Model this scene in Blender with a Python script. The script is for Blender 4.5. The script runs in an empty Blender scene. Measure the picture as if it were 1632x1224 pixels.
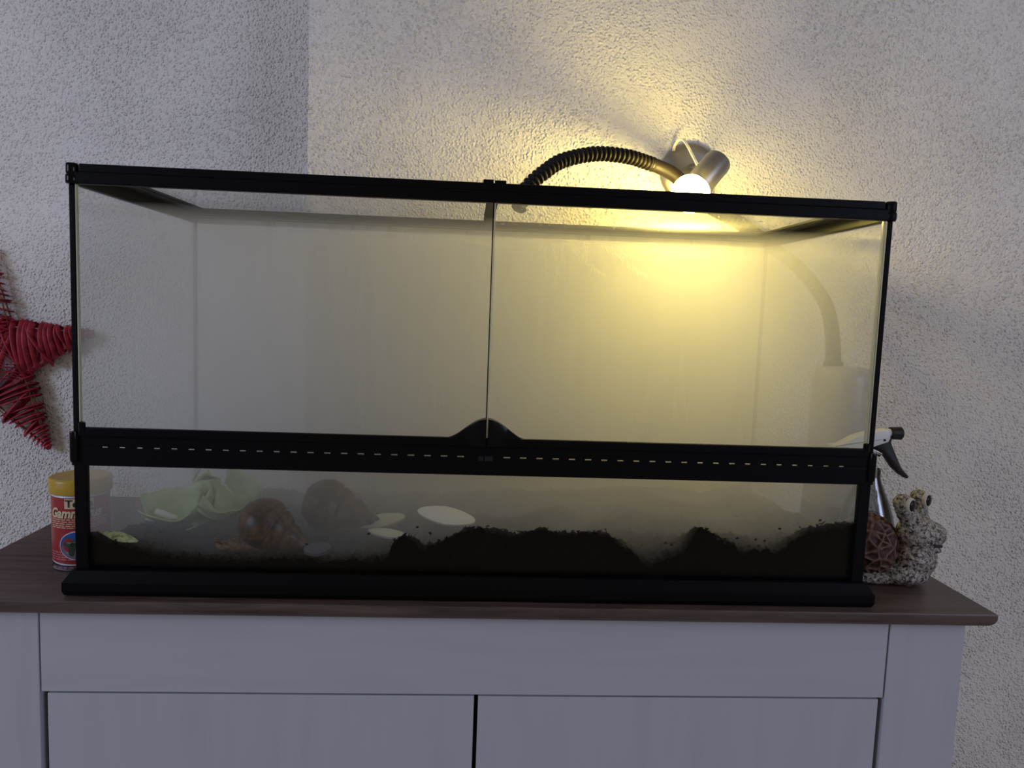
import bpy, bmesh, math, random
from mathutils import Vector, Matrix, noise as mn
random.seed(7)
PI = math.pi
SC = bpy.context.scene
COL = SC.collection

# ---------------------------------------------------------------- camera
FPX = 1188.73
cam_d = bpy.data.cameras.new('camera')
cam_d.sensor_width = 36.0
cam_d.lens = 36.0 * FPX / 1632.0
cam_d.clip_start = 0.02
cam = bpy.data.objects.new('camera', cam_d)
COL.objects.link(cam)
yaw, pitch, roll = 0.05816, -0.096508, 0.037511
fw = Vector((math.sin(yaw)*math.cos(pitch), math.cos(yaw)*math.cos(pitch), math.sin(pitch)))
r0 = Vector((math.cos(yaw), -math.sin(yaw), 0)); u0 = r0.cross(fw)
rt = math.cos(roll)*r0 + math.sin(roll)*u0
up = -math.sin(roll)*r0 + math.cos(roll)*u0
M = Matrix((rt, up, -fw)).transposed().to_4x4()
M.translation = Vector((-0.02136, -0.83279, 0.33071))
cam.matrix_world = M
SC.camera = cam

# ---------------------------------------------------------------- light and exposure
SC.view_settings.view_transform = 'Standard'
SC.view_settings.look = 'None'
SC.view_settings.exposure = 0.0
SC.view_settings.gamma = 1.0
SC.view_settings.use_curve_mapping = False
SC.cycles.volume_bounces = 3
SC.cycles.max_bounces = 12
SC.cycles.transparent_max_bounces = 16
SC.cycles.sample_clamp_indirect = 4.0
SC.cycles.caustics_reflective = False
SC.cycles.caustics_refractive = False
BULB = 205.0
w = bpy.data.worlds.new('room_light'); SC.world = w; w.use_nodes = True
bg = w.node_tree.nodes['Background']
bg.inputs[0].default_value = (0.92, 0.80, 0.64, 1); bg.inputs[1].default_value = 0.20
def area_light(name, loc, target, size, size_y, power, col):
    d = bpy.data.lights.new(name, 'AREA'); d.shape = 'RECTANGLE'; d.size = size; d.size_y = size_y
    d.energy = power; d.color = col
    o = bpy.data.objects.new(name, d); COL.objects.link(o)
    o.location = loc
    o.rotation_euler = (Vector(target)-Vector(loc)).to_track_quat('-Z', 'Y').to_euler()
    return o
area_light('window_daylight', (-3.3, -2.0, 1.2), (0, 0.3, 0.2), 1.3, 1.6, 54, (0.56, 0.66, 1.0))
area_light('right_fill_light', (3.3, -2.9, 1.2), (0.3, 0.3, 0.1), 1.5, 1.6, 46, (0.56, 0.66, 1.0))  # added fill to brighten the right wall, no window known there

# ---------------------------------------------------------------- materials
def mat(name, col, rough=0.5, metal=0.0, spec=0.5, **kw):
    m = bpy.data.materials.new(name); m.use_nodes = True
    b = m.node_tree.nodes['Principled BSDF']
    b.inputs['Base Color'].default_value = (*col, 1)
    b.inputs['Roughness'].default_value = rough
    b.inputs['Metallic'].default_value = metal
    b.inputs['Specular IOR Level'].default_value = spec
    for k, v in kw.items():
        b.inputs[k].default_value = v
    return m
def nodes(m): return m.node_tree.nodes, m.node_tree.links, m.node_tree.nodes['Principled BSDF']
def coords(m, scale=(1,1,1), rot=(0,0,0)):
    n, l, b = nodes(m)
    tc = n.new('ShaderNodeTexCoord'); mp = n.new('ShaderNodeMapping')
    mp.inputs['Scale'].default_value = scale; mp.inputs['Rotation'].default_value = rot
    l.new(tc.outputs['Object'], mp.inputs['Vector'])
    return mp.outputs[0]
def noise_node(m, vec, scale, detail=3, rough=0.5, dist=0.0):
    n, l, b = nodes(m)
    t = n.new('ShaderNodeTexNoise'); t.inputs['Scale'].default_value = scale
    t.inputs['Detail'].default_value = detail; t.inputs['Roughness'].default_value = rough
    t.inputs['Distortion'].default_value = dist
    l.new(vec, t.inputs['Vector']); return t.outputs[0]
def ramp(m, fac, stops):
    n, l, b = nodes(m)
    r = n.new('ShaderNodeValToRGB'); e = r.color_ramp.elements
    while len(e) < len(stops): e.new(0.5)
    for i, (p, c) in enumerate(stops):
        e[i].position = p; e[i].color = (*c, 1) if len(c) == 3 else c
    l.new(fac, r.inputs[0]); return r.outputs[0]
def bump(m, h, strength=0.5, dist=0.01, prev=None):
    n, l, b = nodes(m)
    bp = n.new('ShaderNodeBump'); bp.inputs['Strength'].default_value = strength; bp.inputs['Distance'].default_value = dist
    l.new(h, bp.inputs['Height'])
    if prev: l.new(prev, bp.inputs['Normal'])
    l.new(bp.outputs[0], b.inputs['Normal']); return bp.outputs[0]
def math_node(m, op, a, b_):
    n, l, _ = nodes(m)
    t = n.new('ShaderNodeMath'); t.operation = op
    for i, x in enumerate((a, b_)):
        if isinstance(x, (int, float)): t.inputs[i].default_value = x
        else: l.new(x, t.inputs[i])
    return t.outputs[0]

# plaster wall: rough-cast, rough patches and smoother patches
WALL = mat('plaster', (0.86, 0.82, 0.76), 0.75, spec=0.25)
v = coords(WALL)
def vor(m, vec, scale, rnd=1.0):
    n, l, b = nodes(m)
    t = n.new('ShaderNodeTexVoronoi'); t.feature = 'SMOOTH_F1'; t.inputs['Scale'].default_value = scale
    t.inputs['Smoothness'].default_value = 0.35; t.inputs['Randomness'].default_value = rnd
    l.new(vec, t.inputs['Vector']); return t.outputs['Distance']
patch = noise_node(WALL, v, 3.4, 3, 0.55)
pr = ramp(WALL, patch, [(0.32, (0.5,)*3), (0.66, (1,)*3)])
gr = ramp(WALL, vor(WALL, v, 215), [(0.10, (1,)*3), (0.55, (0,)*3)])
gate = ramp(WALL, noise_node(WALL, v, 120, 2, 0.6), [(0.34, (0.4,)*3), (0.60, (1,)*3)])
fine = noise_node(WALL, v, 330, 3, 0.6)
h = math_node(WALL, 'MULTIPLY', math_node(WALL, 'ADD', math_node(WALL, 'MULTIPLY', gr, gate), math_node(WALL, 'MULTIPLY', fine, 1.1)), pr)
nb = bump(WALL, h, 1.0, 0.0043)
lo = noise_node(WALL, v, 14, 4, 0.6)
bump(WALL, lo, 0.4, 0.008, nb)

# worktop wood
WOOD = mat('walnut_top', (0.1, 0.06, 0.045), 0.38, spec=0.45)
v = coords(WOOD, (2.2, 26, 26))
g = noise_node(WOOD, v, 3.0, 6, 0.65, 0.6)
c = ramp(WOOD, g, [(0.28, (0.035, 0.023, 0.019)), (0.5, (0.078, 0.052, 0.043)), (0.75, (0.13, 0.088, 0.070))])
WOOD.node_tree.links.new(c, WOOD.node_tree.nodes['Principled BSDF'].inputs['Base Color'])
bump(WOOD, g, 0.35, 0.0012)
# white painted wood
def painted(name, scl):
    m = mat(name, (0.44, 0.43, 0.46), 0.6, spec=0.3)
    v = coords(m, scl)
    g = noise_node(m, v, 2.5, 5, 0.6, 0.5)
    c = ramp(m, g, [(0.25, (0.40, 0.40, 0.42)), (0.5, (0.43, 0.43, 0.45)), (0.8, (0.445, 0.445, 0.465))])
    m.node_tree.links.new(c, m.node_tree.nodes['Principled BSDF'].inputs['Base Color'])
    bump(m, g, 0.25, 0.001)
    return m
PAINT_H = painted('white_paint_horizontal', (1.5, 20, 18))
PAINT_V = painted('white_paint_vertical', (18, 20, 1.5))
DARKGAP = mat('dark_gap_shade', (0.03, 0.028, 0.026), 0.8)
FLOOR = mat('floor_wood', (0.42, 0.36, 0.29), 0.5)

BLACK = mat('black_plastic', (0.0025, 0.0025, 0.003), 0.42, spec=0.10)
v = coords(BLACK); bump(BLACK, noise_node(BLACK, v, 900, 2), 0.08, 0.0005)
GLOSSBLACK = mat('gloss_black_plastic', (0.003, 0.003, 0.004), 0.14, spec=0.16)
BLACKRUB = mat('silicone_seal', (0.004, 0.004, 0.004), 0.6, spec=0.1)

def pane_mat(name, film, tint=(0.975, 0.98, 0.97), streaks=False):
    m = bpy.data.materials.new(name); m.use_nodes = True
    n, l = m.node_tree.nodes, m.node_tree.links; n.clear()
    out = n.new('ShaderNodeOutputMaterial'); tr = n.new('ShaderNodeBsdfTransparent')
    gl = n.new('ShaderNodeBsdfGlossy'); fr = n.new('ShaderNodeFresnel'); mx = n.new('ShaderNodeMixShader')
    tr.inputs[0].default_value = (*tint, 1); gl.inputs['Roughness'].default_value = 0.03
    fr.inputs['IOR'].default_value = 1.45
    half = n.new('ShaderNodeMath'); half.operation = 'MULTIPLY'; half.inputs[1].default_value = 0.28
    l.new(fr.outputs[0], half.inputs[0])
    l.new(half.outputs[0], mx.inputs[0]); l.new(tr.outputs[0], mx.inputs[1]); l.new(gl.outputs[0], mx.inputs[2])
    last = mx.outputs[0]
    if film:
        tl = n.new('ShaderNodeBsdfTranslucent'); df = n.new('ShaderNodeBsdfDiffuse'); ad = n.new('ShaderNodeMixShader')
        ad.inputs[0].default_value = 0.4
        for s in (tl, df): s.inputs['Color'].default_value = (0.9, 0.9, 0.9, 1)
        l.new(tl.outputs[0], ad.inputs[1]); l.new(df.outputs[0], ad.inputs[2])
        m2 = n.new('ShaderNodeMixShader')
        tc = n.new('ShaderNodeTexCoord'); mp = n.new('ShaderNodeMapping')
        l.new(tc.outputs['Object'], mp.inputs[0])
        mp.inputs['Scale'].default_value = (22, 22, 3.0) if streaks else (9, 9, 9)
        mp.inputs['Rotation'].default_value = (0, 0.25 if streaks else 0, 0)
        ns = n.new('ShaderNodeTexNoise'); ns.inputs['Scale'].default_value = 1.6 if streaks else 1.0
        ns.inputs['Detail'].default_value = 6; ns.inputs['Roughness'].default_value = 0.7
        l.new(mp.outputs[0], ns.inputs[0])
        rp = n.new('ShaderNodeValToRGB'); e = rp.color_ramp.elements
        e[0].position = 0.3; e[0].color = (film*0.55,)*3 + (1,)
        e[1].position = 0.72; e[1].color = (min(1, film*1.45),)*3 + (1,)
        l.new(ns.outputs[0], rp.inputs[0]); l.new(rp.outputs[0], m2.inputs[0])
        l.new(last, m2.inputs[1]); l.new(ad.outputs[0], m2.inputs[2]); last = m2.outputs[0]
    l.new(last, out.inputs[0])
    return m
PANE = pane_mat('clear_pane', 0)
PANE_SIDE = pane_mat('side_pane', 0.10)
PANE_BACK = pane_mat('misted_back_pane', 0.34, streaks=True)
PANE_TOP = pane_mat('top_pane', 0.10, streaks=False)
EDGE = mat('lit_glass_edge', (0.92, 0.90, 0.68), 0.15, spec=0.6)  # pale cream stands in for light carried inside the pane edges
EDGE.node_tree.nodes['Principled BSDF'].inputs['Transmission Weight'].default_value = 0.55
CLEARPLASTIC = pane_mat('clear_plastic', 0, tint=(0.80, 0.81, 0.83))
for nd in CLEARPLASTIC.node_tree.nodes:
    if nd.type == 'MATH': nd.inputs[1].default_value = 1.6

# ---------------------------------------------------------------- mesh helpers
def link(name, bm, m, parent=None, smooth=False, auto=None):
    me = bpy.data.meshes.new(name)
    bmesh.ops.recalc_face_normals(bm, faces=bm.faces)
    bm.to_mesh(me); bm.free()
    if isinstance(m, (list, tuple)):
        for x in m: me.materials.append(x)
    else: me.materials.append(m)
    if smooth:
        for p in me.polygons: p.use_smooth = True
        if auto is not None and hasattr(me, 'set_sharp_from_angle'): me.set_sharp_from_angle(angle=auto)
    o = bpy.data.objects.new(name, me); COL.objects.link(o)
    if parent: o.parent = parent; o.matrix_parent_inverse = parent_matrix(parent).inverted()
    return o
def parent_matrix(p):
    m = p.matrix_basis.copy()
    if p.parent: m = parent_matrix(p.parent) @ p.matrix_parent_inverse @ m
    return m
def tag(o, label, cat, group=None, kind=None):
    if label: o['label'] = label
    if cat: o['category'] = cat
    if group: o['group'] = group
    if kind: o['kind'] = kind
    return o
def thing(name, loc, label, cat, group=None, kind=None):
    o = bpy.data.objects.new(name, None); COL.objects.link(o); o.location = loc
    o.empty_display_size = 0.05
    return tag(o, label, cat, group, kind)
def box(bm, x0, x1, y0, y1, z0, z1, bev=0.0, seg=2):
    t = bmesh.new()
    bmesh.ops.create_cube(t, size=1)
    for v in t.verts:
        v.co = Vector((x0+(v.co.x+.5)*(x1-x0), y0+(v.co.y+.5)*(y1-y0), z0+(v.co.z+.5)*(z1-z0)))
    if bev: bmesh.ops.bevel(t, geom=t.edges[:]+t.verts[:], offset=bev, segments=seg, profile=.6, affect='EDGES')
    merge(bm, t)
def merge(bm, t, mtx=None):
    vm = {}
    for v in t.verts: vm[v] = bm.verts.new(mtx @ v.co if mtx else v.co)
    for f in t.faces:
        try:
            g = bm.faces.new([vm[v] for v in f.verts]); g.material_index = f.material_index; g.smooth = f.smooth
        except ValueError: pass
    t.free()
def bx(name, m, parent, *a, bev=0.001, **k):
    bm = bmesh.new(); box(bm, *a, bev=bev); return link(name, bm, m, parent)
def prism(bm, pts, axis, a, b):
    """extrude 2D outline pts along axis (0,1,2) from a to b"""
    def P(p, t):
        if axis == 0: return Vector((t, p[0], p[1]))
        if axis == 1: return Vector((p[0], t, p[1]))
        return Vector((p[0], p[1], t))
    A = [bm.verts.new(P(p, a)) for p in pts]; B = [bm.verts.new(P(p, b)) for p in pts]
    n = len(pts)
    for i in range(n): bm.faces.new((A[i], A[(i+1) % n], B[(i+1) % n], B[i]))
    bm.faces.new(A); bm.faces.new(B[::-1])
def lathe(bm, prof, seg=32, mtx=None, sx=1, sy=1):
    rings = []
    for r, z in prof:
        if r < 1e-6:
            co = Vector((0, 0, z)); rings.append([bm.verts.new(mtx @ co if mtx else co)])
        else:
            rr = []
            for i in range(seg):
                a = 2*PI*i/seg; co = Vector((r*sx*math.cos(a), r*sy*math.sin(a), z))
                rr.append(bm.verts.new(mtx @ co if mtx else co))
            rings.append(rr)
    for a, b in zip(rings, rings[1:]):
        for i in range(seg):
            j = (i+1) % seg
            if len(a) == 1 and len(b) == 1: continue
            if len(a) == 1: bm.faces.new((a[0], b[i], b[j]))
            elif len(b) == 1: bm.faces.new((a[i], a[j], b[0]))
            else: bm.faces.new((a[i], a[j], b[j], b[i]))
def catmull(pts, n):
    pts = [Vector(p) for p in pts]; P = [2*pts[0]-pts[1]] + pts + [2*pts[-1]-pts[-2]]
    out = []
    for i in range(1, len(P)-2):
        for k in range(n):
            t = k/n; a, b, c, d = P[i-1:i+3]
            out.append(.5*((2*b)+(c-a)*t+(2*a-5*b+4*c-d)*t*t+(3*b-a-3*c+d)*t**3))
    out.append(pts[-1]); return out
def resample(pts, step):
    L = [0]
    for a, b in zip(pts, pts[1:]): L.append(L[-1]+(b-a).length)
    n = max(2, int(L[-1]/step)); out = []; j = 0
    for k in range(n+1):
        s = L[-1]*k/n
        while j < len(L)-2 and L[j+1] < s: j += 1
        t = (s-L[j])/max(1e-9, L[j+1]-L[j]); out.append(pts[j].lerp(pts[j+1], min(1, t)))
    return out, L[-1]
def tube(bm, pts, rad, seg=12, caps=True, flat=1.0, ref=None):
    pts = [Vector(p) for p in pts]; n = len(pts)
    T = [(pts[min(i+1, n-1)]-pts[max(i-1, 0)]).normalized() for i in range(n)]
    nrm = (ref or Vector((0, 0, 1))); nrm = (nrm - T[0]*nrm.dot(T[0]))
    if nrm.length < 1e-3: nrm = Vector((1, 0, 0)) - T[0]*T[0].x
    nrm.normalize(); rings = []
    for i in range(n):
        nrm = (nrm - T[i]*nrm.dot(T[i])).normalized(); bi = T[i].cross(nrm)
        r = rad(i/(n-1)) if callable(rad) else (rad[i] if isinstance(rad, (list, tuple)) else rad)
        rings.append([bm.verts.new(pts[i]+(nrm*math.cos(2*PI*k/seg)*flat+bi*math.sin(2*PI*k/seg))*r) for k in range(seg)])
    for a, b in zip(rings, rings[1:]):
        for k in range(seg): bm.faces.new((a[k], a[(k+1) % seg], b[(k+1) % seg], b[k]))
    if caps: bm.faces.new(rings[0][::-1]); bm.faces.new(rings[-1])
def sphere(bm, c, r, u=24, v_=16, mtx=None):
    t = bmesh.new(); bmesh.ops.create_uvsphere(t, u_segments=u, v_segments=v_, radius=1)
    r = Vector(r) if hasattr(r, '__len__') else Vector((r, r, r))
    S = Matrix.Translation(Vector(c)) @ (mtx or Matrix.Identity(4)) @ Matrix.Diagonal((*r, 1))
    merge(bm, t, S)
def aim(d, up='Y'): return Vector(d).to_track_quat('Z', up).to_matrix().to_4x4()

# ================================================================ SETTING
# the wall: assumed step, its depth shaped to keep lamp light off the left
YW, STEP, XE = 0.42, 0.13, -0.293
bm = bmesh.new(); box(bm, XE, 2.6, YW, YW+0.3, -0.8, 2.0)
link('wall_back', bm, WALL)['kind'] = 'structure'
bm = bmesh.new(); box(bm, -2.6, XE-0.0005, YW+STEP, YW+0.3, -0.8, 2.0)
link('wall_recess', bm, WALL)['kind'] = 'structure'
bm = bmesh.new(); box(bm, -2.6, 2.6, -2.2, YW+0.3, -0.86, -0.8)
link('floor', bm, FLOOR)['kind'] = 'structure'

# ================================================================ CABINET
XL, XR, CF = -0.622, 0.605, -0.018
TB = -0.0185
cab = thing('sideboard', (0, 0.2, -0.8), 'white painted sideboard with a dark walnut top carrying the glass terrarium', 'cabinet')
# top with a rounded lower front/side edge
bm = bmesh.new()
t = bmesh.new(); box(t, XL, XR, CF-0.006, YW-0.002, TB, 0.0)
es = [e for e in t.edges if all(abs(v.co.z-TB) < 1e-5 for v in e.verts) and not all(v.co.y > YW-0.01 for v in e.verts)]
bmesh.ops.bevel(t, geom=es, offset=0.013, segments=6, profile=0.5, affect='EDGES')
es = [e for e in t.edges if all(abs(v.co.z) < 1e-5 for v in e.verts) and not all(v.co.y > YW-0.01 for v in e.verts)]
bmesh.ops.bevel(t, geom=es, offset=0.0022, segments=2, profile=0.5, affect='EDGES')
merge(bm, t); o = link('top', bm, WOOD, cab, smooth=True, auto=0.5); o['label'] = 'dark walnut top board'
YF = 0.0
bx('side_panel', PAINT_V, cab, -0.6, -0.585, 0.02, 0.4, -0.8, TB)
bx('side_panel', PAINT_V, cab, 0.569, 0.584, 0.02, 0.4, -0.8, TB)
bx('gap_backing', DARKGAP, cab, -0.585, 0.569, 0.03, 0.036, -0.78, TB)  # dark sheet close behind the fronts, standing in for shade in the gaps
bx('stile', PAINT_V, cab, -0.6, -0.4945, YF, 0.02, -0.8, TB, bev=0.0008)
bx('stile', PAINT_V, cab, 0.4915, 0.584, YF, 0.02, -0.8, TB, bev=0.0008)
bx('apron', PAINT_H, cab, -0.4925, 0.4890, YF, 0.02, -0.1160, TB, bev=0.0008)
bx('bottom_rail', PAINT_H, cab, -0.4935, 0.4905, YF, 0.02, -0.8, -0.73)
bx('door', PAINT_V, cab, -0.4865, -0.0035, YF+0.001, 0.02, -0.727, -0.1185, bev=0.001)
bx('door', PAINT_V, cab, 0.0013, 0.4845, YF+0.001, 0.02, -0.727, -0.1185, bev=0.001)

# ================================================================ TERRARIUM
WP, D = 0.453, 0.365
ZL, H = 0.4485, 0.470
ZB, ZT = 0.1451, 0.1870
ter = thing('terrarium', (0, D/2, 0), 'large glass terrarium with black frame, misted inside, standing on the sideboard', 'terrarium')
# base tray: plinth flared, chamfered
def ring_prism(prof, xin, y0, y1):
    """frame following the rectangle; prof = outline (offset outwards, z)"""
    bm = bmesh.new(); corners = [(-1, y0, -1), (1, y0, -1), (1, y1, 1), (-1, y1, 1)]
    R = []
    for sx, y, sy in corners:
        R.append([bm.verts.new(Vector((sx*(xin+o_), y+sy*o_, z))) for o_, z in prof])
    n = len(prof)
    for i in range(4):
        A, B = R[i], R[(i+1) % 4]
        for k in range(n): bm.faces.new((A[k], A[(k+1) % n], B[(k+1) % n], B[k]))
    return bm
bm = ring_prism([(0.0, 0.001), (0.0065, 0.001), (0.0085, 0.006), (0.0085, 0.0155), (0.0065, 0.0185), (0.001, 0.0275), (-0.006, 0.0275), (-0.006, 0.001)], WP, 0.0-0.004, D+0.003)
link('base_frame', bm, BLACK, ter)
bx('base_plate', BLACKRUB, ter, -WP+0.002, WP-0.002, 0.002, D-0.002, 0.0015, 0.010)
# panes
def pane(name, m, *a):
    bm = bmesh.new(); box(bm, *a); return link(name, bm, m, ter)
o = pane('back_pane', PANE_BACK, -WP+0.006, WP-0.006, D-0.006, D-0.002, 0.012, 0.456)
o['label'] = 'misted back glass with water runs'
pane('side_pane', PANE_SIDE, -WP+0.001, -WP+0.005, 0.009, D-0.008, 0.012, 0.452)
pane('side_pane', PANE_SIDE, WP-0.005, WP-0.001, 0.009, D-0.008, 0.012, 0.452)
o = pane('front_pane', PANE, -WP+0.006, WP-0.006, 0.003, 0.007, 0.012, ZB+0.004)
o['label'] = 'low fixed front glass above the base'
GX = 0.0035
def door(x0, x1, edges):
    bm = bmesh.new(); box(bm, x0, x1, 0.0, 0.004, 0.186, ZL+0.004)
    d = link('door', bm, PANE, ter)
    d['label'] = 'hinged glass front door, ' + ('left' if x0 < -0.1 else 'right')
    for e in edges:
        b = bmesh.new(); box(b, e-0.0006, e+0.0006, -0.0003, 0.0043, 0.188, ZL)
        link('lit_pane_edge', b, EDGE, d)
    return d
dl = door(-WP+0.0075, GX-0.0045, (-WP+0.0085,))
bx('door_seal', BLACKRUB, dl, -0.0009, 0.0004, -0.0001, 0.0041, 0.188, ZL, bev=0)
dr = door(GX-0.0025, WP-0.0085, (GX-0.0020, WP-0.0085))
dr_edge = bx('lit_edge_strip', EDGE, dr, WP-0.0118, WP-0.0088, 0.0005, 0.0045, 0.188, ZL, bev=0.0003)  # pale strip, the lit look of the pane edge put into its colour
# corner posts
def post(x, y, zb, zt, hw, hd, bev):
    return bx('corner_post', BLACKRUB, ter, x-hw, x+hw, y-hd, y+hd, zb, zt, bev=bev)
for s in (-1, 1):
    post(s*(WP-0.0030), 0.0055, 0.02, ZL, 0.0030, 0.0035, 0.001)
    post(s*(WP-0.0030), D-0.004, 0.02, ZL, 0.0028, 0.003, 0.001)
    # wide lower front stiles beside the fixed glass
    bx('front_stile', BLACK, ter, *sorted((s*(WP-0.001), s*(WP-0.0150))), -0.0005, 0.006, 0.024, ZB+0.002, bev=0.0012)
# vent rail: plates above and below the slots, with uprights between them
SL0, SL1 = 0.1650, 0.1667
bx('rail_lower_plate', BLACK, ter, -WP-0.0003, WP+0.0003, -0.002, 0.003, ZB, SL0, bev=0.0006)
bx('rail_upper_plate', BLACK, ter, -WP-0.0003, WP+0.0003, -0.002, 0.003, SL1, ZT-0.0075, bev=0.0006)
bx('rail_lip', BLACK, ter, -WP+0.009, WP-0.009, -0.0055, 0.001, ZT-0.0085, ZT+0.001, bev=0.0012)
NS = 50
pitch_s = 0.0172
xs = sorted([-0.0018+s_*(0.0262+0.0186*k) for s_ in (-1, 1) for k in range(22)])
sl = 0.0075
prev = -WP
bm = bmesh.new()
for i, x in enumerate(xs+[WP+sl/2]):
    x1 = x-sl/2
    bm = bmesh.new(); box(bm, prev, x1, -0.0015, 0.0028, SL0-0.0006, SL1+0.0006)
    link('slot_divider', bm, BLACK, ter)
    prev = x+sl/2
# hinge corner pieces (shiny)
for s in (-1, 1):
    bm = bmesh.new(); lathe(bm, [(0, .150), (.0042, .150), (.0046, .152), (.0046, .1815), (.0042, .183), (0, .183)], 16, Matrix.Translation((s*(WP-0.0030), -0.0022, 0)))
    link('hinge', bm, GLOSSBLACK, ter, smooth=True, auto=.6)
    bm = bmesh.new(); lathe(bm, [(0, .184), (.0034, .184), (.0036, .185), (.0036, .1935), (0, .195)], 14, Matrix.Translation((s*(WP-0.0125), -0.004, 0)))
    link('hinge_pin', bm, GLOSSBLACK, ter, smooth=True, auto=.6)
# door knobs: bell shaped halves with a bulged face
def bell(u): return 0.5*(1+math.cos(PI*min(1, abs(u))))
def knob(x0, x1):
    bm = bmesh.new(); n = 14; F = []; Bk = []
    for i in range(n+1):
        x = x0+(x1-x0)*i/n; u = (x-0.0005)/0.046
        zt = ZT+0.0005+0.0235*bell(u)**0.9
        fy = -0.0045-0.0075*bell(u*1.7)
        F.append([bm.verts.new((x, fy, ZT-0.007)), bm.verts.new((x, fy, (ZT+zt)/2)), bm.verts.new((x, fy+0.001, zt-0.0005))])
        Bk.append([bm.verts.new((x, -0.0002, ZT-0.007)), bm.verts.new((x, -0.0002, (ZT+zt)/2)), bm.verts.new((x, -0.0002, zt))])
    for i in range(n):
        for k in range(2):
            bm.faces.new((F[i][k], F[i+1][k], F[i+1][k+1], F[i][k+1]))
            bm.faces.new((Bk[i][k], Bk[i][k+1], Bk[i+1][k+1], Bk[i+1][k]))
        bm.faces.new((F[i][2], F[i+1][2], Bk[i+1][2], Bk[i][2])); bm.faces.new((F[i][0], Bk[i][0], Bk[i+1][0], F[i+1][0]))
    for e in (0, n):
        bm.faces.new((F[e][0], F[e][1], F[e][2], Bk[e][2], Bk[e][1], Bk[e][0]))
    return bm
link('knob', knob(-0.0450, -0.0008), GLOSSBLACK, dl, smooth=True, auto=.6)
link('knob', knob(0.0018, 0.0460), GLOSSBLACK, dr, smooth=True, auto=.6)
# moulded emblem on the rail
EMB = mat('emblem_grey', (0.035, 0.035, 0.033), 0.6, spec=0.1)
em = bx('emblem', BLACK, ter, -0.0105, 0.0105, -0.0032, -0.0018, 0.1595, 0.1700, bev=0.0008)
bm = bmesh.new()
for i in range(11):
    x = -0.0072+i*0.00145
    if i == 4: continue
    s_ = 0.0006 if i > 4 else -0.0002
    t = bmesh.new(); box(t, x-0.0004, x+0.0004, -0.0036, -0.0030, 0.1622-s_*.3, 0.1672+s_*.3); merge(bm, t)
o = link('emblem_strokes', bm, EMB, em)

# lid: four rails, cross bar, two clear top panes, corner caps
bx('lid_rail', BLACK, ter, -WP+0.004, WP-0.004, -0.003, 0.006, ZL, H-0.009, bev=0.0012)
bx('lid_rail', BLACK, ter, -WP+0.012, WP-0.012, -0.001, 0.008, H-0.0095, H, bev=0.0015)
bx('lid_rail', BLACK, ter, -WP+0.004, WP-0.004, D-0.020, D+0.003, H-0.012, H, bev=0.0015)
bx('lid_rail', BLACK, ter, -WP+0.004, WP-0.004, D-0.001, D+0.003, ZL, H-0.011, bev=0.001)
for s in (-1, 1):
    bx('lid_rail', BLACK, ter, *sorted((s*(WP+0.001), s*(WP-0.007))), 0.0, D, ZL, H-0.002, bev=0.0015)
    bx('lid_rail', BLACK, ter, *sorted((s*(WP-0.006), s*(WP-0.030))), 0.006, D-0.01, H-0.008, H-0.003, bev=0.0015)
    bm = bmesh.new(); lathe(bm, [(0, ZL), (.0062, ZL), (.0068, ZL+.002), (.0068, ZL+.0085), (.0058, ZL+.010), (.0063, ZL+.012), (.0063, H-.0012), (.0055, H), (0, H)], 20, Matrix.Translation((s*(WP-0.0045), 0.0015, 0)))
    link('lid_corner', bm, GLOSSBLACK if s < 0 else BLACK, ter, smooth=True, auto=.7)
    bm = bmesh.new(); box(bm, *sorted((s*(WP+0.0018), s*(WP-0.004))), 0.001, 0.016, ZL+.001, H-0.001, bev=.001)
    link('lid_clip', bm, BLACK, ter)
bx('cross_bar', BLACK, ter, -0.007, 0.007, 0.006, D-0.008, H-0.011, H-0.001, bev=0.001)
bx('top_pane', PANE_TOP, ter, -WP+0.028, -0.008, 0.008, D-0.020, H-0.0062, H-0.0032, bev=0)
bx('top_pane', PANE_TOP, ter, 0.008, WP-0.028, 0.008, D-0.020, H-0.0062, H-0.0032, bev=0)
bx('lid_latch', BLACK, ter, -0.0125, -0.0012, -0.001, 0.014, H-0.002, H+0.0035, bev=0.0008)
bx('lid_latch', BLACK, ter, 0.0002, 0.0130, -0.001, 0.014, H-0.002, H+0.0030, bev=0.0008)
for x in (-0.038, 0.036):
    bx('lid_clip', GLOSSBLACK, ter, x-0.009, x+0.009, -0.0042, -0.0028, H-0.0112, H-0.0094, bev=0.0004)
# water drops on the underside of the top panes and the rear rail
DROP = mat('water_drop', (0.9, 0.92, 0.9), 0.05, **{'Transmission Weight': 1.0, 'IOR': 1.33})
bm = bmesh.new(); rd = random.Random(3)
for i in range(150):
    x = rd.uniform(0.02, 0.42) if i % 3 else rd.uniform(-0.4, 0.42); y = rd.uniform(0.05, D-0.03); r = rd.uniform(.0006, .0018)
    sphere(bm, (x, y, H-0.0066), (r*rd.uniform(.8, 1.8), r, r*.6), 8, 5)
for i in range(60):
    x = rd.uniform(-0.4, 0.42); r = rd.uniform(.0006, .0016)
    sphere(bm, (x, D-0.0205, rd.uniform(H-0.012, H-0.006)), (r, r*.6, r), 8, 5)
tag(link('water_drops', bm, DROP, ter, smooth=True), 'condensation drops under the lid', None, kind='stuff')

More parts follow.
